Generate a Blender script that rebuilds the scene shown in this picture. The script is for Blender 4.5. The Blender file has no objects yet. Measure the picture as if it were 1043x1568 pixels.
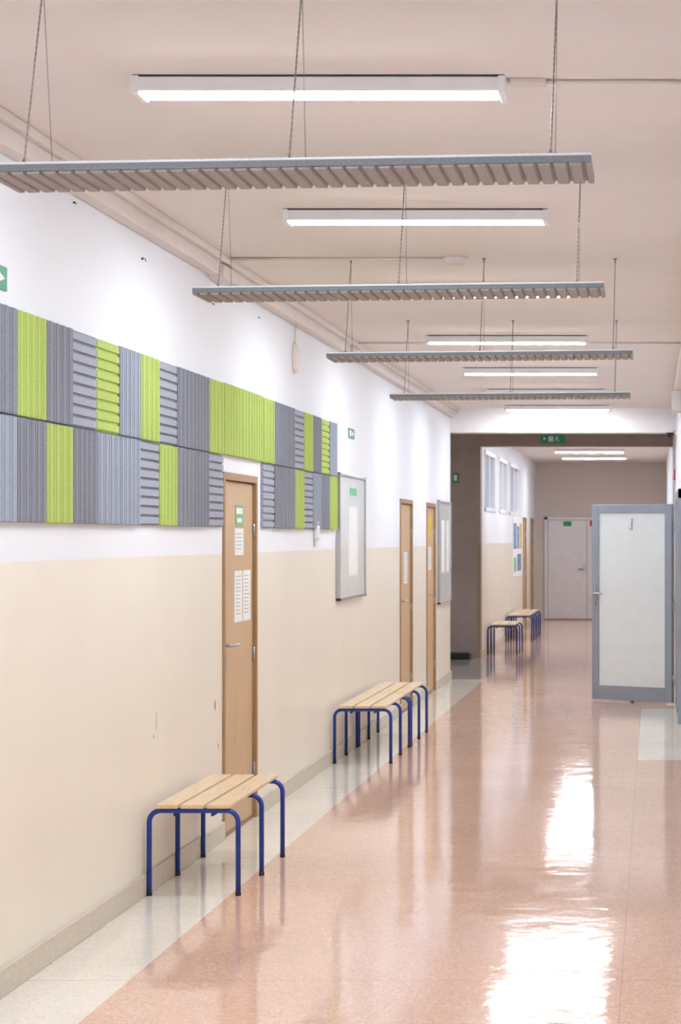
import bpy, bmesh, math, random
from mathutils import Vector, Matrix
random.seed(3)
S=bpy.context.scene
XW=-2.43; XR=0.28; CZ=3.25; YB=-4.0; Y1=23.5; Y2=27.6; YE=40.5

# ---------------- materials ----------------
def nmat(name,col,rough=0.6,metal=0.0,spec=0.5,noise=0.0,nscale=8,bump=0.0,bscale=200,coat=0.0,emit=None,estr=0,vec=None):
    m=bpy.data.materials.new(name); m.use_nodes=True
    nt=m.node_tree; b=nt.nodes['Principled BSDF']
    b.inputs['Base Color'].default_value=(*col,1); b.inputs['Roughness'].default_value=rough
    b.inputs['Metallic'].default_value=metal; b.inputs['Specular IOR Level'].default_value=spec
    b.inputs['Coat Weight'].default_value=coat
    tc=nt.nodes.new('ShaderNodeTexCoord'); out=tc.outputs['Object']
    if vec:
        mp=nt.nodes.new('ShaderNodeMapping'); mp.inputs['Scale'].default_value=vec
        nt.links.new(out,mp.inputs['Vector']); out=mp.outputs['Vector']
    if noise>0:
        n=nt.nodes.new('ShaderNodeTexNoise'); n.inputs['Scale'].default_value=nscale; n.inputs['Detail'].default_value=4
        nt.links.new(out,n.inputs['Vector'])
        r=nt.nodes.new('ShaderNodeValToRGB')
        r.color_ramp.elements[0].position=0.3; r.color_ramp.elements[1].position=0.7
        r.color_ramp.elements[0].color=(*[c*(1-noise) for c in col],1)
        r.color_ramp.elements[1].color=(*[min(1,c*(1+noise)) for c in col],1)
        nt.links.new(n.outputs['Fac'],r.inputs['Fac']); nt.links.new(r.outputs['Color'],b.inputs['Base Color'])
    if bump>0:
        n=nt.nodes.new('ShaderNodeTexNoise'); n.inputs['Scale'].default_value=bscale; n.inputs['Detail'].default_value=3
        nt.links.new(out,n.inputs['Vector'])
        bp=nt.nodes.new('ShaderNodeBump'); bp.inputs['Strength'].default_value=bump; bp.inputs['Distance'].default_value=0.01
        nt.links.new(n.outputs['Fac'],bp.inputs['Height']); nt.links.new(bp.outputs['Normal'],b.inputs['Normal'])
    if emit:
        b.inputs['Emission Color'].default_value=(*emit,1); b.inputs['Emission Strength'].default_value=estr
    return m
def s(r,g,b):
    f=lambda c:(c/255/12.92) if c/255<=0.04045 else ((c/255+0.055)/1.055)**2.4
    return (f(r),f(g),f(b))

def wall_mat(name,up,low,zsplit):
    m=nmat(name,up,0.55)
    nt=m.node_tree; b=nt.nodes['Principled BSDF']
    tc=nt.nodes.new('ShaderNodeTexCoord'); sp=nt.nodes.new('ShaderNodeSeparateXYZ')
    nt.links.new(tc.outputs['Object'],sp.inputs[0])
    gt=nt.nodes.new('ShaderNodeMath'); gt.operation='GREATER_THAN'; gt.inputs[1].default_value=zsplit
    nt.links.new(sp.outputs['Z'],gt.inputs[0])
    n=nt.nodes.new('ShaderNodeTexNoise'); n.inputs['Scale'].default_value=1.5; n.inputs['Detail'].default_value=5
    nt.links.new(tc.outputs['Object'],n.inputs['Vector'])
    r=nt.nodes.new('ShaderNodeValToRGB')
    r.color_ramp.elements[0].position=.3; r.color_ramp.elements[1].position=.7
    r.color_ramp.elements[0].color=(*[c*.96 for c in low],1); r.color_ramp.elements[1].color=(*low,1)
    nt.links.new(n.outputs['Fac'],r.inputs['Fac'])
    mx=nt.nodes.new('ShaderNodeMix'); mx.data_type='RGBA'
    nt.links.new(gt.outputs[0],mx.inputs[0]); nt.links.new(r.outputs['Color'],mx.inputs[6]); mx.inputs[7].default_value=(*up,1)
    nt.links.new(mx.outputs[2],b.inputs['Base Color'])
    rr=nt.nodes.new('ShaderNodeMapRange'); rr.inputs[3].default_value=.34; rr.inputs[4].default_value=.8
    nt.links.new(gt.outputs[0],rr.inputs[0]); nt.links.new(rr.outputs[0],b.inputs['Roughness'])
    n2=nt.nodes.new('ShaderNodeTexNoise'); n2.inputs['Scale'].default_value=6; n2.inputs['Detail'].default_value=4
    nt.links.new(tc.outputs['Object'],n2.inputs['Vector'])
    bp=nt.nodes.new('ShaderNodeBump'); bp.inputs['Strength'].default_value=.15; bp.inputs['Distance'].default_value=.02
    nt.links.new(n2.outputs['Fac'],bp.inputs['Height']); nt.links.new(bp.outputs['Normal'],b.inputs['Normal'])
    return m

def floor_mat(name,cols,rough=.07):
    m=nmat(name,cols[0],rough,spec=.36)
    nt=m.node_tree; b=nt.nodes['Principled BSDF']; L=nt.links.new
    tc=nt.nodes.new('ShaderNodeTexCoord')
    v=nt.nodes.new('ShaderNodeTexVoronoi'); v.inputs['Scale'].default_value=130
    L(tc.outputs['Object'],v.inputs['Vector'])
    sp=nt.nodes.new('ShaderNodeSeparateColor'); L(v.outputs['Color'],sp.inputs[0])
    r=nt.nodes.new('ShaderNodeValToRGB'); e=r.color_ramp.elements
    e[0].position=0; e[0].color=(*cols[1],1); e[1].position=1; e[1].color=(*cols[2],1)
    k=e.new(.25); k.color=(*cols[0],1); k=e.new(.75); k.color=(*cols[0],1)
    L(sp.outputs[0],r.inputs['Fac'])
    n=nt.nodes.new('ShaderNodeTexNoise'); n.inputs['Scale'].default_value=.9; n.inputs['Detail'].default_value=5
    L(tc.outputs['Object'],n.inputs['Vector'])
    mr=nt.nodes.new('ShaderNodeMapRange'); mr.inputs[1].default_value=.3; mr.inputs[2].default_value=.7; mr.inputs[3].default_value=.92; mr.inputs[4].default_value=1.04
    L(n.outputs['Fac'],mr.inputs[0])
    mu=nt.nodes.new('ShaderNodeVectorMath'); mu.operation='SCALE'
    L(r.outputs['Color'],mu.inputs[0]); L(mr.outputs[0],mu.inputs['Scale'])
    last=mu.outputs[0]
    sx=nt.nodes.new('ShaderNodeSeparateXYZ'); L(tc.outputs['Object'],sx.inputs[0])
    def M(op,a,bv):
        q=nt.nodes.new('ShaderNodeMath'); q.operation=op
        if isinstance(a,(int,float)): q.inputs[0].default_value=a
        else: L(a,q.inputs[0])
        if bv is not None:
            if isinstance(bv,(int,float)): q.inputs[1].default_value=bv
            else: L(bv,q.inputs[1])
        return q.outputs[0]
    d1=M('ABSOLUTE',M('ADD',sx.outputs['X'],.12),None)
    s1=M('LESS_THAN',d1,.0025)
    fy=M('ABSOLUTE',M('SUBTRACT',M('FRACT',M('DIVIDE',M('ADD',sx.outputs['Y'],20.0),2.9),None),.5),None)
    s2=M('LESS_THAN',fy,.0016)
    ss=M('MULTIPLY',M('MAXIMUM',s1,s2),.3)
    mx=nt.nodes.new('ShaderNodeMix'); mx.data_type='RGBA'
    L(ss,mx.inputs[0]); L(last,mx.inputs[6]); mx.inputs[7].default_value=(.2,.12,.09,1)
    L(mx.outputs[2],b.inputs['Base Color'])
    mp=nt.nodes.new('ShaderNodeMapping'); mp.inputs['Scale'].default_value=(1.2,1.2,1); L(tc.outputs['Object'],mp.inputs[0])
    n2=nt.nodes.new('ShaderNodeTexNoise'); n2.inputs['Scale'].default_value=4.0; n2.inputs['Detail'].default_value=1.5; L(mp.outputs[0],n2.inputs['Vector'])
    bp=nt.nodes.new('ShaderNodeBump'); bp.inputs['Strength'].default_value=.06; bp.inputs['Distance'].default_value=.02
    L(n2.outputs['Fac'],bp.inputs['Height'])
    n4=nt.nodes.new('ShaderNodeTexNoise'); n4.inputs['Scale'].default_value=15; n4.inputs['Detail'].default_value=1.5; L(tc.outputs['Object'],n4.inputs['Vector'])
    bp2=nt.nodes.new('ShaderNodeBump'); bp2.inputs['Strength'].default_value=.17; bp2.inputs['Distance'].default_value=.004
    L(n4.outputs['Fac'],bp2.inputs['Height']); L(bp.outputs['Normal'],bp2.inputs['Normal']); L(bp2.outputs['Normal'],b.inputs['Normal'])
    n3=nt.nodes.new('ShaderNodeTexNoise'); n3.inputs['Scale'].default_value=5; n3.inputs['Detail'].default_value=6; L(tc.outputs['Object'],n3.inputs['Vector'])
    m3=nt.nodes.new('ShaderNodeMapRange'); m3.inputs[1].default_value=.35; m3.inputs[2].default_value=.65; m3.inputs[3].default_value=rough*.8; m3.inputs[4].default_value=rough*1.4
    L(n3.outputs['Fac'],m3.inputs[0]); L(m3.outputs[0],b.inputs['Roughness'])
    return m

M_wall=wall_mat('wall_two_tone_paint',s(240,242,248),s(246,238,223),1.615)
M_end=wall_mat('wall_end_paint',s(212,198,191),s(214,202,190),1.615)
M_shade_brown=nmat('shade_brown_wall',s(166,150,142),.6,noise=.04)  # shade of the unlit beige walls, put into the colour as brown
M_ceil=nmat('ceiling_paint',s(237,228,222),.9,noise=.02,nscale=2)
M_beam=nmat('beam_paint',s(242,238,237),.8,noise=.02)
M_trunk=nmat('trunking_paint',s(228,218,212),.6,noise=.03)
M_base=nmat('baseboard_stone',s(212,200,184),.4,noise=.1,nscale=60)
M_fo=floor_mat('floor_terracotta_linoleum',[s(221,181,159),s(203,160,136),s(237,208,191)])
M_fc=floor_mat('floor_cream_linoleum',[s(238,231,219),s(222,213,198),s(246,241,232)])
M_fg=floor_mat('floor_grey_stone',[s(176,170,164),s(146,140,134),s(194,188,182)])
M_white=nmat('white_metal',s(244,245,248),.4,noise=.02)
M_led=nmat('led_diffuser',(1,1,1),.5,emit=(.895,.965,1.045),estr=114)
M_gap=nmat('dark_gap',s(60,60,62),.7,noise=.05)
M_felt=nmat('baffle_felt',s(166,158,154),.95,noise=.15,nscale=150,bump=.2,bscale=300)
M_feltd=nmat('baffle_felt_edge',s(122,126,131),.95,noise=.15,nscale=150)
M_edge=nmat('baffle_edge_piping',s(228,230,234),.28,noise=.03)
M_wire=nmat('steel_wire',s(150,145,140),.4,metal=.6,noise=.1)
M_pg=nmat('panel_felt_grey',s(138,141,153),.95,noise=.18,nscale=170,bump=.2,bscale=250)
M_pl=nmat('panel_felt_light_grey',s(160,168,184),.95,noise=.16,nscale=170,bump=.2,bscale=250)
M_pn=nmat('panel_felt_green',s(183,203,110),.95,noise=.12,nscale=170,bump=.2,bscale=250)
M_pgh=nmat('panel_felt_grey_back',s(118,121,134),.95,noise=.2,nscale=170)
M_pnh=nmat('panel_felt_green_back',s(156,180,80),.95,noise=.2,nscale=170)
M_ph=nmat('panel_felt_pale_grey',s(166,170,184),.95,noise=.16,nscale=170)
M_wood=nmat('bench_wood',s(228,200,162),.35,noise=.12,nscale=6,vec=(14,1,14))
M_blue=nmat('blue_powder_coat',s(26,58,150),.35,noise=.05)
M_door=nmat('door_beech_laminate',s(204,172,134),.45,noise=.07,nscale=5,vec=(10,10,.8))
M_dframe=nmat('door_frame_wood',s(168,134,98),.5,noise=.12,nscale=6,vec=(8,8,1))
M_metal=nmat('brushed_metal',s(185,185,188),.3,metal=.9,noise=.05)
M_alu=nmat('grey_blue_aluminium',s(150,160,174),.4,metal=.2,noise=.04)
M_panel=nmat('frosted_panel',s(228,236,238),.18,noise=.02)
M_paper=nmat('paper',s(240,240,240),.8,noise=.02)
M_text=nmat('print_ink',s(165,168,172),.8,noise=.1)
M_green=nmat('sign_green',s(20,120,80),.5,noise=.04,emit=s(20,120,80),estr=.25)
M_lgreen=nmat('print_green',s(120,190,138),.6,noise=.05)
M_red=nmat('sign_red',s(190,30,35),.5,noise=.05)
M_black=nmat('black_plastic',s(25,25,28),.35,noise=.05)
M_board=nmat('display_board_white',s(216,221,222),.15,noise=.04,nscale=3)
M_glass=nmat('window_pane',s(175,186,206),.1,noise=.08,nscale=3)
M_lilac=nmat('lilac_door_paint',s(228,222,224),.45,noise=.03)
M_dark=nmat('chipped_plaster',s(176,164,148),.9,noise=.2,nscale=60)
M_posb=nmat('poster_blue',s(120,145,185),.7,noise=.5,nscale=9)
M_yel=nmat('poster_yellow',s(222,190,80),.7,noise=.2,nscale=9)

# ---------------- mesh builder ----------------
class MB:
    def __init__(s_): s_.v=[]; s_.f=[]; s_.m=[]; s_.mats=[]; s_.sm=[]
    def mi(s_,mat):
        if mat not in s_.mats: s_.mats.append(mat)
        return s_.mats.index(mat)
    def add(s_,vs,fs,mat,smooth=False):
        o=len(s_.v); s_.v+= [tuple(v) for v in vs]
        i=s_.mi(mat)
        for f in fs: s_.f.append([o+k for k in f]); s_.m.append(i); s_.sm.append(smooth)
    def box(s_,x0,x1,y0,y1,z0,z1,mat,b=0.0):
        if x0>x1:x0,x1=x1,x0
        if y0>y1:y0,y1=y1,y0
        if z0>z1:z0,z1=z1,z0
        if b<=0:
            vs=[(x,y,z) for x in(x0,x1) for y in(y0,y1) for z in(z0,z1)]
            s_.add(vs,[(0,1,3,2),(4,6,7,5),(0,4,5,1),(2,3,7,6),(0,2,6,4),(1,5,7,3)],mat)
        else:
            bm=bmesh.new(); bmesh.ops.create_cube(bm,size=1)
            for v in bm.verts:
                v.co=Vector(((x0+x1)/2+v.co.x*(x1-x0),(y0+y1)/2+v.co.y*(y1-y0),(z0+z1)/2+v.co.z*(z1-z0)))
            bmesh.ops.bevel(bm,geom=bm.edges[:],offset=b,segments=2,profile=.5,affect='EDGES')
            bm.verts.index_update()
            s_.add([v.co[:] for v in bm.verts],[[v.index for v in f.verts] for f in bm.faces],mat)
            bm.free()
    def tube(s_,pts,r,mat,n=10,rs=None):
        pts=[Vector(p) for p in pts]; rings=[]
        t=(pts[1]-pts[0]).normalized()
        u=t.orthogonal().normalized()
        for i,p in enumerate(pts):
            if i==0: t2=(pts[1]-pts[0])
            elif i==len(pts)-1: t2=(pts[-1]-pts[-2])
            else: t2=(pts[i+1]-pts[i]).normalized()+(pts[i]-pts[i-1]).normalized()
            t2.normalize()
            u=(u-t2*u.dot(t2)).normalized(); w=t2.cross(u)
            rr=rs[i] if rs else r
            rings.append([p+(u*math.cos(a)+w*math.sin(a))*rr for a in [2*math.pi*k/n for k in range(n)]])
        vs=[v for rg in rings for v in rg]; fs=[]
        for i in range(len(pts)-1):
            for k in range(n):
                fs.append((i*n+k,i*n+(k+1)%n,(i+1)*n+(k+1)%n,(i+1)*n+k))
        fs.append(list(range(n))[::-1]); fs.append([(len(pts)-1)*n+k for k in range(n)])
        s_.add(vs,fs,mat,True)
    def lathe(s_,prof,mat,M=Matrix(),n=24):
        vs=[];fs=[]
        for (r,z) in prof:
            for k in range(n):
                a=2*math.pi*k/n; vs.append(M@Vector((r*math.cos(a),r*math.sin(a),z)))
        for i in range(len(prof)-1):
            for k in range(n): fs.append((i*n+k,i*n+(k+1)%n,(i+1)*n+(k+1)%n,(i+1)*n+k))
        fs.append(list(range(n))[::-1]); fs.append([(len(prof)-1)*n+k for k in range(n)])
        s_.add(vs,fs,mat,True)
    def done(s_,name,parent=None,loc=None,rot=None,origin=None):
        me=bpy.data.meshes.new(name)
        o=Vector(origin) if origin else Vector((0,0,0))
        me.from_pydata([tuple(Vector(v)-o) for v in s_.v],[],s_.f)
        for m in s_.mats: me.materials.append(m)
        for i,p in enumerate(me.polygons): p.material_index=s_.m[i]; p.use_smooth=s_.sm[i]
        bm=bmesh.new(); bm.from_mesh(me); bmesh.ops.recalc_face_normals(bm,faces=bm.faces[:]); bm.to_mesh(me); bm.free()
        ob=bpy.data.objects.new(name,me); S.collection.objects.link(ob)
        ob.location=o
        if loc: ob.location=loc
        if rot: ob.rotation_euler=rot
        if parent: ob.parent=parent
        return ob
def empty(name,loc=(0,0,0)):
    e=bpy.data.objects.new(name,None); e.empty_display_size=.1; e.location=loc; S.collection.objects.link(e); return e

# ---------------- shell ----------------
def wall_with_openings(mb,x0,x1,y0,y1,z1,ops,mat):
    c=y0
    for (a,b,zb,zt) in sorted(ops):
        mb.box(x0,x1,c,a,0,z1,mat)
        if zb>0: mb.box(x0,x1,a,b,0,zb,mat)
        mb.box(x0,x1,a,b,zt,z1,mat)
        c=b
    mb.box(x0,x1,c,y1,0,z1,mat)
doors=[(11.05,11.99),(18.8,19.75),(21.0,21.85)]
mb=MB(); wall_with_openings(mb,XW-.2,XW,YB,Y1,CZ,[(a,b,0,2.08) for a,b in doors],M_wall); mb.done('wall_left')
wins=[(28.3,30.1),(30.9,32.6),(33.2,35.6)]
fdoors=[(36.6,37.5),(38.8,39.7)]
mb=MB(); wall_with_openings(mb,XW-.2,XW,Y2+.25,YE,CZ,[(a,b,2.08,2.97) for a,b in wins]+[(a,b,0,2.08) for a,b in fdoors],M_wall); mb.done('wall_left_far')
mb=MB(); mb.box(XR,XR+.2,YB,YE,0,CZ,M_wall); mb.done('wall_right')
mb=MB(); mb.box(-6.2,XR+.2,YE,YE+.2,0,CZ,M_end); mb.done('wall_end')
mb=MB(); mb.box(XW-.2,XR+.2,YB-.2,YB,0,CZ,M_wall); mb.done('wall_back')
mb=MB(); mb.box(-6.2,XW,Y2,Y2+.25,0,CZ,M_shade_brown)
mb.box(XW,XR,Y2,Y2+.25,2.985,CZ,M_shade_brown); mb.done('wall_cross_passage')
mb=MB(); mb.box(-6.4,-6.2,Y1-.2,YE+.2,0,CZ,M_shade_brown); mb.done('wall_passage_end')
mb=MB(); mb.box(-6.2,XW-.2,Y1-.2,Y1,0,CZ,M_shade_brown); mb.done('wall_passage_near')
mb=MB(); mb.box(XW,XR,Y1,Y1+.3,2.96,CZ,M_beam); mb.done('trim_ceiling_beam')
mb=MB(); mb.box(-6.4,XR+.2,YB-.2,YE+.2,CZ,CZ+.15,M_ceil); mb.done('ceiling')
mb=MB()
xs=[-6.4,XW-.0,-2.02,-.115,XR+.2]; ys=[YB-.2,15,19.5,Y1,Y2,YE+.2]
for i in range(4):
    for j in range(5):
        if i==0: mt=M_fg
        elif i==1: mt=M_fc if j<3 else (M_fg if j==3 else M_fo)
        elif i==3 and j==1: mt=M_fc
        else: mt=M_fo
        mb.add([(xs[i],ys[j],0),(xs[i+1],ys[j],0),(xs[i+1],ys[j+1],0),(xs[i],ys[j+1],0)],[(0,1,2,3)],mt)
mb.box(-6.4,XR+.2,YB-.2,YE+.2,-.2,-.02,M_fg)
mb.done('floor')
mb=MB(); c=YB
for a,b in doors+[(Y1,Y1)]:
    mb.box(XW,XW+.018,c,a,0,.105,M_base,.004); c=b
mb.done('baseboard_left')
mb=MB(); c=Y2+.0
for a,b in fdoors+[(YE,YE)]:
    mb.box(XW,XW+.018,c,a,0,.105,M_base,.004); c=b
mb.done('baseboard_left_far')
mb=MB(); mb.box(XR-.018,XR,YB,17.8,0,.105,M_base,.004); mb.box(XR-.018,XR,20.0,YE,0,.105,M_base,.004); mb.done('baseboard_right')
mb=MB(); mb.box(XW,XW+.07,YB,Y1,3.14,CZ,M_trunk,.006); mb.box(XW+.07,XW+.10,YB,Y1,3.21,CZ,M_trunk,.004)
mb.box(XW,XW+.09,10.7,10.95,3.12,3.20,M_trunk,.006)
mb.box(XW,XW+.085,15.3,15.5,3.13,3.20,M_trunk,.006)
mb.done('trim_left_trunking')
mb=MB(); mb.box(XR-.06,XR,YB,Y1,3.15,CZ,M_trunk,.006); mb.box(XR-.09,XR,19.2,19.6,2.95,3.15,M_trunk,.01); mb.done('trim_right_trunking')
mb=MB(); mb.box(XW-.03,XW+.004,Y2-.012,Y2,0,1.62,M_dframe,.003); mb.done('trim_corner_guard')
mb=MB(); mb.box(-2.9,-2.56,Y2-.3,Y2-.01,0.0,.07,M_black,.008); mb.box(-2.88,-2.58,Y2-.28,Y2-.03,.07,.085,M_gap,.003); mb.done('rubber_door_mat')

# ---------------- doors in left wall ----------------
def wood_door(name,a,b,x=XW,papers=()):
    e=empty(name,(x,(a+b)/2,0))
    inv=Vector(e.location)
    def fin(mb,n):
        ob=mb.done(n,origin=tuple(inv)); ob.location=(0,0,0); ob.parent=e; return ob
    mb=MB(); w=.04
    mb.box(x-.12,x+.012,a+.001,a+w,0,2.078,M_dframe,.004)
    mb.box(x-.12,x+.012,b-w,b-.001,0,2.078,M_dframe,.004)
    mb.box(x-.12,x+.012,a+w,b-w,2.035,2.078,M_dframe,.004)
    mb.box(x-.10,x-.005,a+w,b-w,0.0,.012,M_dframe,.002)
    fin(mb,'frame')
    mb=MB(); mb.box(x-.055,x-.012,a+w+.004,b-w-.004,.014,2.031,M_door,.004)
    fin(mb,'leaf')
    mb=MB(); hy=a+w+.07
    mb.box(x-.012,x-.004,hy-.02,hy+.02,.93,1.17,M_metal,.003)
    mb.tube([(x-.01,hy,1.09),(x+.035,hy,1.09),(x+.045,hy+.015,1.09),(x+.045,hy+.13,1.09)],.009,M_metal,10)
    mb.tube([(x-.008,hy,.985),(x,hy,.985)],.011,M_metal,12)
    fin(mb,'handle')
    mb=MB()
    for z in(.3,1.0,1.75): mb.tube([(x-.004,b-w-.002,z-.04),(x-.004,b-w-.002,z+.04)],.007,M_metal,8)
    fin(mb,'hinges')
    for k,(y0,y1,z0,z1,mt) in enumerate(papers):
        mb=MB(); mb.box(x-.012,x-.009,y0,y1,z0,z1,mt)
        if mt==M_paper:
            z=z1-.03
            while z>z0+.03:
                mb.box(x-.009,x-.0085,y0+.03,y1-.03-random.random()*.04,z,z-.004,M_text); z-=.022
        if mt==M_lgreen:
            mb.box(x-.009,x-.0085,y0+.02,y1-.02,z1-.05,z1-.015,M_paper); mb.box(x-.009,x-.0085,y0+.04,y1-.04,z0+.02,z0+.045,M_paper)
        fin(mb,'notice_%d'%k)
    return e
def yz(x,y): Y=7290/(1000-x); return Y,1.71+(822-y)*Y/3000
wood_door('door_1',*doors[0],papers=[(11.45,11.66,1.775,1.895,M_lgreen),(11.43,11.67,1.60,1.76,M_paper),(11.42,11.63,1.21,1.51,M_paper),(11.66,11.87,1.21,1.51,M_paper)])
wood_door('door_2',*doors[1],papers=[(19.2,19.45,1.25,1.56,M_paper)])
wood_door('door_3',*doors[2],papers=[(21.3,21.6,1.7,1.95,M_yel),(21.3,21.55,1.35,1.6,M_paper)])
wood_door('door_4',*fdoors[0]); wood_door('door_5',*fdoors[1])

for i,(a,b) in enumerate(wins):
    mb=MB(); z0,z1=2.08,2.97; t=.06
    mb.box(XW-.1,XW+.012,a,a+t,z0,z1,M_white,.006); mb.box(XW-.1,XW+.012,b-t,b,z0,z1,M_white,.006)
    mb.box(XW-.1,XW+.012,a,b,z0,z0+t,M_white,.006); mb.box(XW-.1,XW+.012,a,b,z1-t,z1,M_white,.006)
    mb.box(XW-.08,XW-.0,(a+b)/2-.03,(a+b)/2+.03,z0,z1,M_white,.006)
    mb.box(XW-.06,XW-.05,a+t,b-t,z0+t,z1-t,M_glass)
    mb.done('window_%d'%(i+1))

mb=MB()
ye=YE
mb.box(-2.24,-2.17,ye-.06,ye,0,2.12,M_lilac,.006); mb.box(-.55,-.48,ye-.06,ye,0,2.12,M_lilac,.006); mb.box(-2.24,-.48,ye-.06,ye,2.06,2.12,M_lilac,.006)
mb.box(-2.165,-1.365,ye-.045,ye-.005,.02,2.055,M_lilac,.006); mb.box(-1.355,-.555,ye-.045,ye-.005,.02,2.055,M_lilac,.006)
mb.box(-2.24,-.48,ye-.08,ye-.0,0,.02,M_dframe,.003)
mb.tube([(-1.42,ye-.045,1.05),(-1.42,ye-.09,1.05),(-1.55,ye-.09,1.05)],.01,M_metal)
mb.box(-1.44,-1.40,ye-.052,ye-.045,.93,1.16,M_metal)
mb.box(-1.85,-1.68,ye-.05,ye-.045,1.93,2.03,M_green); mb.box(-1.3,-1.2,ye-.05,ye-.045,1.93,2.05,M_red)
mb.done('door_6')

# ---------------- ceiling lights ----------------
def lamp(y,xc=-1.115,L=1.24):
    e=empty('ceiling_light_fixture',(xc,y+.075,CZ))
    mb=MB(); h=L/2
    mb.box(-h,h,-.07,.07,-.005,-.0,M_gap)
    mb.box(-h,h,-.07,.07,-.054,-.005,M_white,.006)
    mb.box(-h-.004,-h+.022,-.075,.075,-.064,-.002,M_white,.005); mb.box(h-.022,h+.004,-.075,.075,-.064,-.002,M_white,.005)
    mb.done('housing',parent=e)
    mb=MB(); mb.box(-h+.026,h-.026,-.036,.036,-.062,-.054,M_led,.003); mb.done('diffuser',parent=e)
for y in [-2.2,.8,3.8,6.52,9.18,12.0,14.95,17.8,20.4,22.9,28.9,31.4,34.4,37.2]: lamp(y)
lamp(25.6,xc=-5.0)  # added fill lamp, out of view, brightens the dark cross passage

mb=MB(); mb.tube([(-.48,6.6,CZ-.008),(XR-.06,6.6,CZ-.008)],.007,M_trunk,8); mb.box(-.48,-.36,6.57,6.63,CZ-.02,CZ,M_trunk,.004); mb.done('ceiling_cable')
mb=MB(); mb.tube([(XW+.1,10.8,CZ-.008),(-1.16,10.8,CZ-.008)],.008,M_trunk,8); mb.done('ceiling_cable')
mb=MB(); mb.tube([(XW+.1,15.5,CZ-.008),(XR-.06,15.5,CZ-.008)],.007,M_trunk,8); mb.done('ceiling_cable')
mb=MB(); mb.lathe([(.072,0),(.072,-.015),(.062,-.022),(.058,-.034),(.04,-.042),(.012,-.044)],M_trunk,Matrix.Translation((-1.09,10.8,CZ))); mb.done('smoke_detector')

# ---------------- baffles ----------------
def baffle(yn,xl,xr,tilt):
    L=xr-xl; D=.28; xc=(xl+xr)/2; zt=1.71+1.01
    e=empty('hanging_acoustic_baffle',(xc,yn,zt))
    mb=MB(); P=L/round(L/.043); nu=round(L/P)
    st=[(0,.0),(.34,.0),(.44,1),(.56,1),(.66,0)]
    X=[];B=[];T=[]
    for u in range(nu):
        for (q,d) in st: X.append((u+q)*P); B.append(d); T.append(1 if .2<q<.6 else 0)
    X.append(L);B.append(0);T.append(0)
    n=len(X)-1
    vs=[];fs=[]
    for i,x in enumerate(X):
        Xx=x-L/2; dz=Xx*tilt
        top=(0.003 if T[i] else -.004); bot=-.026+.009*B[i]
        vs+=[(Xx,0,top+dz),(Xx,D,top+dz),(Xx,0,bot+dz),(Xx,D,bot+dz)]
    for i in range(n):
        a=i*4;b=a+4
        fs+=[(a,b,b+1,a+1),(a+2,a+3,b+3,b+2),(a,a+2,b+2,b),(a+1,b+1,b+3,a+3)]
    fs+=[(0,1,3,2),(n*4,n*4+2,n*4+3,n*4+1)]
    mb.add(vs,fs,M_felt)
    z=lambda q:q*tilt
    hL=L/2
    za,zb,yy=-.001,-.019,-.006
    mb.add([(-hL,yy,z(-hL)+za),(hL,yy,z(hL)+za),(hL,yy,z(hL)+zb),(-hL,yy,z(-hL)+zb),
            (-hL,.001,z(-hL)+za),(hL,.001,z(hL)+za),(hL,.001,z(hL)+zb),(-hL,.001,z(-hL)+zb)],
            [(0,1,2,3),(4,7,6,5),(0,4,5,1),(3,2,6,7),(0,3,7,4),(1,5,6,2)],M_feltd)
    m=int(L/.0107)
    mb.tube([(-hL+L*k/m,-.002,z(-hL+L*k/m)+.002) for k in range(m+1)],.004,M_edge,10,rs=[.0048 if k%2 else .0036 for k in range(m+1)])
    mb.done('felt_panel',parent=e)
    mb=MB(); ztop=CZ-zt
    for X in (-L/2+.10, 0, L/2-.11):
        hook=Vector((X+.012,D/2,ztop-.02))
        p=Vector((X,.012,z(X))); m=int((hook-p).length/.009)
        pts=[p.lerp(hook,k/m) for k in range(m+1)]
        mb.tube(pts,.003,M_wire,6,rs=[.0017 if k%2 else .0033 for k in range(m+1)])
        mb.tube([Vector((X,D-.012,z(X))),hook],.0012,M_wire,6)
        mb.lathe([(.012,0),(.012,-.005),(.005,-.008),(.005,-.024)],M_wire,Matrix.Translation((X+.012,D/2,ztop)),12)
        for yy in(.012,D-.012):
            mb.lathe([(.008,0),(.008,.004),(.004,.006),(.004,.02)],M_wire,Matrix.Translation((X,yy,z(X)-.004)),10)
    mb.done('suspension_wires',parent=e)
baffle(5.25,-1.79,-.165,.0165)
baffle(7.87,-1.85,-.197,.0127)
baffle(10.7,-1.783,-.11,.0107)
baffle(13.8,-1.854,-.16,.008)
baffle(2.5,-1.80,-.16,.0)

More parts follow.
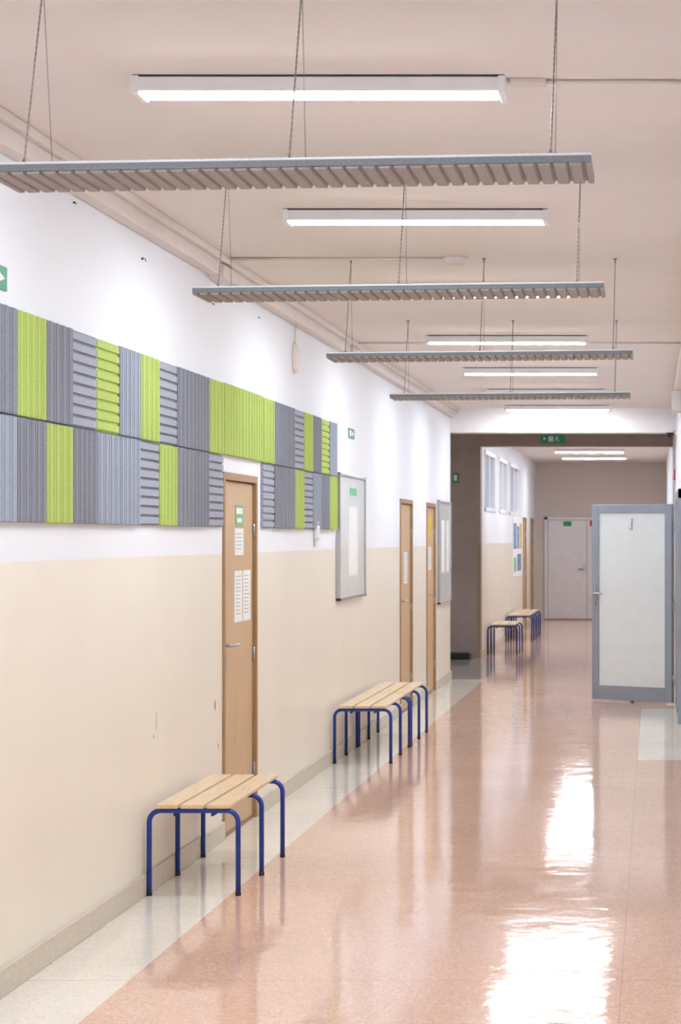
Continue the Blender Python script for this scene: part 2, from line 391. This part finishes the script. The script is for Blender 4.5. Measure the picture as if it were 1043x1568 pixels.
# ---------------- felt wall panels ----------------
ep=empty('felt_acoustic_wall_panels',(XW,11,2.17))
def felt(y0,y1,z0,z1,kind,idx):
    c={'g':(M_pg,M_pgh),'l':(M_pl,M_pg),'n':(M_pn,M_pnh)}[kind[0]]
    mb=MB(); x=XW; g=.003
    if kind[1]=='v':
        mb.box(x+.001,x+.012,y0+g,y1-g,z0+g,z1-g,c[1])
        n=4 if idx%2 else 5; w=(y1-y0-2*g)/n
        for k in range(n):
            mb.box(x+.011,x+.024,y0+g+k*w+.003,y0+g+(k+1)*w-.003,z0+g,z1-g,c[0],.003)
            q=y0+g+(k+.5)*w
            mb.box(x+.024,x+.027,q-w*.22,q+w*.22,z0+g,z1-g,c[0],.0012)
    else:
        mb.box(x+.001,x+.012,y0+g,y1-g,z0+g,z1-g,c[0])
        top=M_ph if kind[0]!='n' else c[0]
        n=9; w=(z1-z0-2*g)/n
        for k in range(n):
            mb.box(x+.011,x+.020,y0+g,y1-g,z0+g+k*w+.006,z0+g+(k+1)*w-.006,top,.003)
    ob=mb.done('panel_%d'%idx,origin=(XW,11,2.17)); ob.location=(0,0,0); ob.parent=ep
top=['gv','gv','nv','gv','gh','nh','lv','nv','gh','gv','gv','nv']
# photo order: grey, green, grey, grey-h, green-h, pale, green, grey-h, grey, grey, green
top=['gv','gv','nv','gv','gh','nh','lv','nv','gh','gv','gv','nv']
bot=['gv','lv','gv','nv','gv','lv','lv','gh','nv','gv','gv','gh']
p=.3575; i=0
for row,(z0,z1) in ((top,(2.168,2.575)),(bot,(1.763,2.166))):
    for k,kd in enumerate(row):
        y1=10.995-(len(row)-1-k)*p; felt(y1-p,y1,z0,z1,kd,i); i+=1
for k in range(3): felt(11.005+k*.366,11.005+(k+1)*.366,2.172,2.580,'nv',i); i+=1
top=['nv','gv','gv','gh','nv','gv','nh','lv']; bot=['lh','gv','gv','nv','gh','lv','gv','nv']
for row,(z0,z1) in ((top,(2.168,2.575)),(bot,(1.763,2.166))):
    for k,kd in enumerate(row): felt(12.118+k*.3535,12.118+(k+1)*.3535,z0,z1,kd,i); i+=1

# ---------------- display boards ----------------
def board(name,y0,y1,z0,z1,t=.035,items=()):
    mb=MB(); x=XW+.001
    mb.box(x,x+t-.012,y0+.01,y1-.01,z0+.01,z1-.01,M_board)
    w=.022
    mb.box(x,x+t,y0,y0+w,z0,z1,M_metal,.003); mb.box(x,x+t,y1-w,y1,z0,z1,M_metal,.003)
    mb.box(x,x+t,y0+w,y1-w,z0,z0+w,M_metal,.003); mb.box(x,x+t,y0+w,y1-w,z1-w,z1,M_metal,.003)
    for (cy,cz) in((y0,z0),(y0,z1),(y1,z0),(y1,z1)): mb.box(x,x+t+.002,cy-.004,cy+.02 if cy==y0 else cy+.004,cz-.004,cz+.02 if cz==z0 else cz+.004,M_gap,.003)
    for (a,b,c,d,mt) in items: mb.box(x+t-.012,x+t-.010,a,b,c,d,mt)
    mb.done(name)
board('display_board',15.0,16.35,1.22,2.20,items=[(15.55,15.9,2.04,2.10,M_lgreen),(15.5,15.95,1.4,1.95,M_paper)])
board('display_board',22.05,23.3,.95,2.12,items=[(22.3,22.6,1.3,1.9,M_paper),(22.8,23.1,1.3,1.9,M_paper)])
mb=MB(); mb.box(XW+.001,XW+.012,33.9,36.3,1.0,2.05,M_paper,.003)
for (a,b,c,d,mt) in [(34.0,34.7,1.5,1.95,M_posb),(34.9,35.4,1.5,1.9,M_posb),(35.6,36.1,1.5,1.95,M_yel),(34.1,34.6,1.1,1.35,M_lgreen),(34.9,35.9,1.1,1.4,M_posb)]:
    mb.box(XW+.012,XW+.016,a,b,c,d,mt)
mb.done('wall_poster')

# ---------------- signs ----------------
def exit_sign_wall(y0,y1,z0,z1):
    mb=MB(); x=XW+.001; mb.box(x,x+.006,y0,y1,z0,z1,M_green,.002)
    h=z1-z0;w=y1-y0
    mb.box(x+.006,x+.007,y0+w*.1,y0+w*.4,z0+h*.2,z0+h*.8,M_paper)
    mb.add([(x+.0065,y0+w*.55,z0+h*.2),(x+.0065,y0+w*.9,z0+h*.5),(x+.0065,y0+w*.55,z0+h*.8)],[(0,1,2)],M_paper)
    mb.done('exit_sign')
exit_sign_wall(7.08,7.35,2.63,2.72); exit_sign_wall(15.62,15.9,2.50,2.58)
mb=MB(); yb=Y2-.03
mb.box(-1.58,-1.24,yb,Y2,3.03,3.145,M_green,.004)
dz=-.02
mb.add([(-1.56+.02,yb-.002,3.085+dz),(-1.56+.02,yb-.002,3.14+dz),(-1.50,yb-.002,3.112+dz)],[(0,1,2)],M_paper)
mb.box(-1.47,-1.40,yb-.002,yb,3.07+dz,3.145+dz,M_paper)
mb.lathe([(.001,0),(.01,.003),(.01,.006)],M_paper,Matrix.Translation((-1.35,yb,3.142+dz))@Matrix.Rotation(math.pi/2,4,'X'),12)
mb.tube([(-1.35,yb-.001,3.13+dz),(-1.36,yb-.001,3.1+dz),(-1.38,yb-.001,3.08+dz)],.006,M_paper,6); mb.tube([(-1.36,yb-.001,3.1+dz),(-1.33,yb-.001,3.09+dz),(-1.32,yb-.001,3.07+dz)],.006,M_paper,6)
mb.tube([(-1.38,yb-.001,3.12+dz),(-1.35,yb-.001,3.127+dz),(-1.325,yb-.001,3.115+dz)],.005,M_paper,6)
mb.done('exit_sign')
mb=MB(); mb.box(-2.82,-2.74,Y2-.02,Y2-.001,2.47,2.61,M_green,.003); mb.box(-2.80,-2.76,Y2-.022,Y2-.02,2.5,2.58,M_paper); mb.done('exit_sign')
mb=MB(); mb.box(XR-.02,XR-.001,24.2,24.5,2.42,2.54,M_red,.003); mb.box(XR-.022,XR-.02,24.27,24.43,2.45,2.51,M_paper); mb.done('fire_alarm_sign')

mb=MB(); T=Matrix.Translation((.205,Y1-.08,2.99))
mb.box(.19,XR,Y1-.11,Y1-.05,2.985,3.005,M_white,.004); mb.box(XR-.012,XR,Y1-.13,Y1-.03,2.93,3.03,M_white,.004)
mb.lathe([(.055,0),(.055,-.03),(.05,-.035)],M_white,T); mb.lathe([(.048,-.034),(.046,-.055),(.036,-.08),(.02,-.094),(.003,-.1)],M_black,T); mb.done('security_dome_camera')
Y,Z=13.25,2.92
mb=MB(); T=Matrix.Translation((XW,Y,Z))@Matrix.Rotation(math.pi/2,4,'Y')@Matrix.Diagonal((1.5,1,1,1))
mb.lathe([(.07,0),(.07,.015),(.062,.026),(.048,.032),(.043,.028),(.03,.028),(.01,.034)],M_trunk,T)
mb.tube([(XW+.01,Y,Z+.1),(XW+.012,Y,Z+.2),(XW+.02,Y+.02,3.145)],.005,M_trunk,8); mb.done('wall_speaker')
mb=MB(); mb.box(XW,XW+.035,14.02,14.10,1.69,1.79,M_white,.012); mb.box(XW,XW+.025,14.035,14.085,1.64,1.70,M_white,.01); mb.tube([(XW+.02,14.06,1.785),(XW+.02,14.06,1.82)],.012,M_white,8); mb.done('wall_dispenser')
for (px,py) in [(217,396),(325,465),(395,486),(112,310)]:
    Y,Z=yz(px,py); k=1 if px==217 else .6
    mb=MB(); mb.tube([(XW,Y,Z),(XW+.006,Y,Z)],.007*k,M_gap,10)
    mb.tube([(XW+.005,Y,Z),(XW+.016*k,Y,Z),(XW+.02*k,Y,Z-.008*k),(XW+.016*k,Y,Z-.014*k)],.002,M_gap,6); mb.done('wall_hook')
def chip(mb,px,py,w,h):
    Y,Z=yz(px,py); n=11; vs=[(XW+.0012,Y,Z)]; vs2=[(XW,Y,Z)]
    for k in range(n):
        a=2*math.pi*k/n; r=.6+.5*random.random(); vs.append((XW+.0012,Y+math.cos(a)*w*r,Z+math.sin(a)*h*r)); vs2.append((XW,vs[-1][1],vs[-1][2]))
    mb.add(vs,[(0,k+1,(k+1)%n+1) for k in range(n)],M_dark)
    mb.add(vs+vs2,[(k+1,(k+1)%n+1,(k+1)%n+2+n,k+2+n) for k in range(n)],M_dark)
mb=MB(); chip(mb,329,1080,.018,.03); chip(mb,334,1142,.01,.016); chip(mb,239,1105,.003,.05); chip(mb,235,1128,.006,.01)
mb.done('wall_plaster_chips')

# ---------------- benches ----------------
def bench(yf,L=1.12,xc=-2.19):
    e=empty('school_bench',(xc,yf,0)); hw=.212; zt=.405; r=.0125; R=.055
    mb=MB()
    for k in range(3):
        y=.02+k*L/2
        pts=[(-hw,y,0.012)]
        for q in range(9):
            a=math.pi-q/8*math.pi/2; pts.append((-hw+R+R*math.cos(a),y,zt-R+R*math.sin(a)))
        for q in range(9):
            a=math.pi/2-q/8*math.pi/2; pts.append((hw-R+R*math.cos(a),y,zt-R+R*math.sin(a)))
        pts.append((hw,y,0.012))
        mb.tube(pts,r,M_blue,14)
        for sx in(-hw,hw): mb.lathe([(.0135,0),(.0145,.006),(.0135,.016),(.0125,.018)],M_black,Matrix.Translation((sx,y,0)),14)
    mb.tube([(-.09,.02,zt-.02),(-.09,.02+L,zt-.02)],.008,M_blue,8); mb.tube([(.09,.02,zt-.02),(.09,.02+L,zt-.02)],.008,M_blue,8)
    mb.done('tube_frame',parent=e)
    w=.108; g=.016; x=-(3*w+2*g)/2
    for k in range(3):
        mb=MB(); mb.box(x,x+w,-.015,L+.06,zt+r,zt+r+.02,M_wood,.004)
        for q in range(3):
            mb.lathe([(.006,0),(.005,.0015)],M_metal,Matrix.Translation((x+w/2,.02+q*L/2,zt+r+.0195)),8)
        mb.done('slat_%d'%(k+1),parent=e); x+=w+g
bench(9.32); bench(14.76); bench(15.98); bench(28.5); bench(32.0); bench(33.25)

# ---------------- open aluminium door ----------------
xh,yh=.205,20.0; xf,yf=-.625,20.5
dx,dy=xf-xh,yf-yh; Wd=math.hypot(dx,dy); ang=math.atan2(dy,dx)
e=empty('door_7',(xh,yh,0)); e.rotation_euler=(0,0,ang)
mb=MB(); H=2.045; t=.05; w=.085; z0=.015
mb.box(0,w,-t/2,t/2,z0,H,M_alu,.004); mb.box(Wd-w,Wd,-t/2,t/2,z0,H,M_alu,.004)
mb.box(w,Wd-w,-t/2,t/2,H-.09,H,M_alu,.004); mb.box(w,Wd-w,-t/2,t/2,z0,.165,M_alu,.004)
mb.done('leaf_frame',parent=e)
mb=MB(); mb.box(w-.002,Wd-w+.002,-t/2+.012,t/2-.012,.16,H-.085,M_panel,.002); mb.done('infill_panel',parent=e)
mb=MB()
for q in(1,-1):
    mb.box(Wd-.055,Wd-.025,q*t/2,q*(t/2+.008),1.0,1.2,M_metal,.002)
    mb.tube([(Wd-.04,q*t/2,1.12),(Wd-.04,q*(t/2+.045),1.12),(Wd-.055,q*(t/2+.052),1.12),(Wd-.16,q*(t/2+.052),1.12)],.009,M_metal,10)
mb.tube([(Wd*.5,t/2-.012,1.86),(Wd*.5,t/2+.0,1.86)],.012,M_metal,10)
mb.box(Wd*.5-.008,Wd*.5+.008,t/2-.014,t/2-.002,1.78,1.9,M_metal,.002)
mb.tube([(Wd*.5,t/2-.01,1.79),(Wd*.5,t/2+.03,1.79),(Wd*.5,t/2+.035,1.81)],.004,M_metal,8)
mb.tube([(Wd*.5,0,z0+.002),(Wd*.5,0,0.001)],.02,M_black,10)
for z in(.25,1.0,1.8): mb.tube([(-.008,0,z-.05),(-.008,0,z+.05)],.011,M_metal,8)
mb.done('hardware',parent=e)
mb=MB(); x0,x1=XR-.05,XR-.002
for a in(19.95,18.95,17.95): mb.box(x0,x1,a-.08,a,0,2.15,M_alu,.004)
mb.box(x0,x1,17.87,19.95,2.06,2.15,M_alu,.004); mb.box(x1-.02,x1,17.95,18.87,0.02,2.06,M_panel); mb.box(x1-.02,x1,18.95,19.87,0.02,2.06,M_gap)
mb.box(x0+.01,x1,17.95,18.87,0,.15,M_alu,.003)
mb.box(x0,x1,17.95,19.87,0,.015,M_metal,.002)
mb.done('trim_aluminium_door_frame')

# ---------------- world / camera ----------------
w=bpy.data.worlds.new('World'); S.world=w; w.use_nodes=True
w.node_tree.nodes['Background'].inputs[0].default_value=(.8,.85,1,1); w.node_tree.nodes['Background'].inputs[1].default_value=.3
cam=bpy.data.cameras.new('Camera'); co=bpy.data.objects.new('Camera',cam); S.collection.objects.link(co); S.camera=co
co.location=(0,0,1.71); co.rotation_euler=(math.pi/2,0,0)
cam.sensor_fit='AUTO'; cam.sensor_width=36; cam.lens=3000/1568*36
cam.shift_x=-478.5/1568; cam.shift_y=38/1568; cam.clip_end=100
cam.dof.use_dof=True; cam.dof.focus_distance=9.0; cam.dof.aperture_fstop=9
S.view_settings.view_transform='Standard'; S.view_settings.look='None'; S.view_settings.exposure=0.06
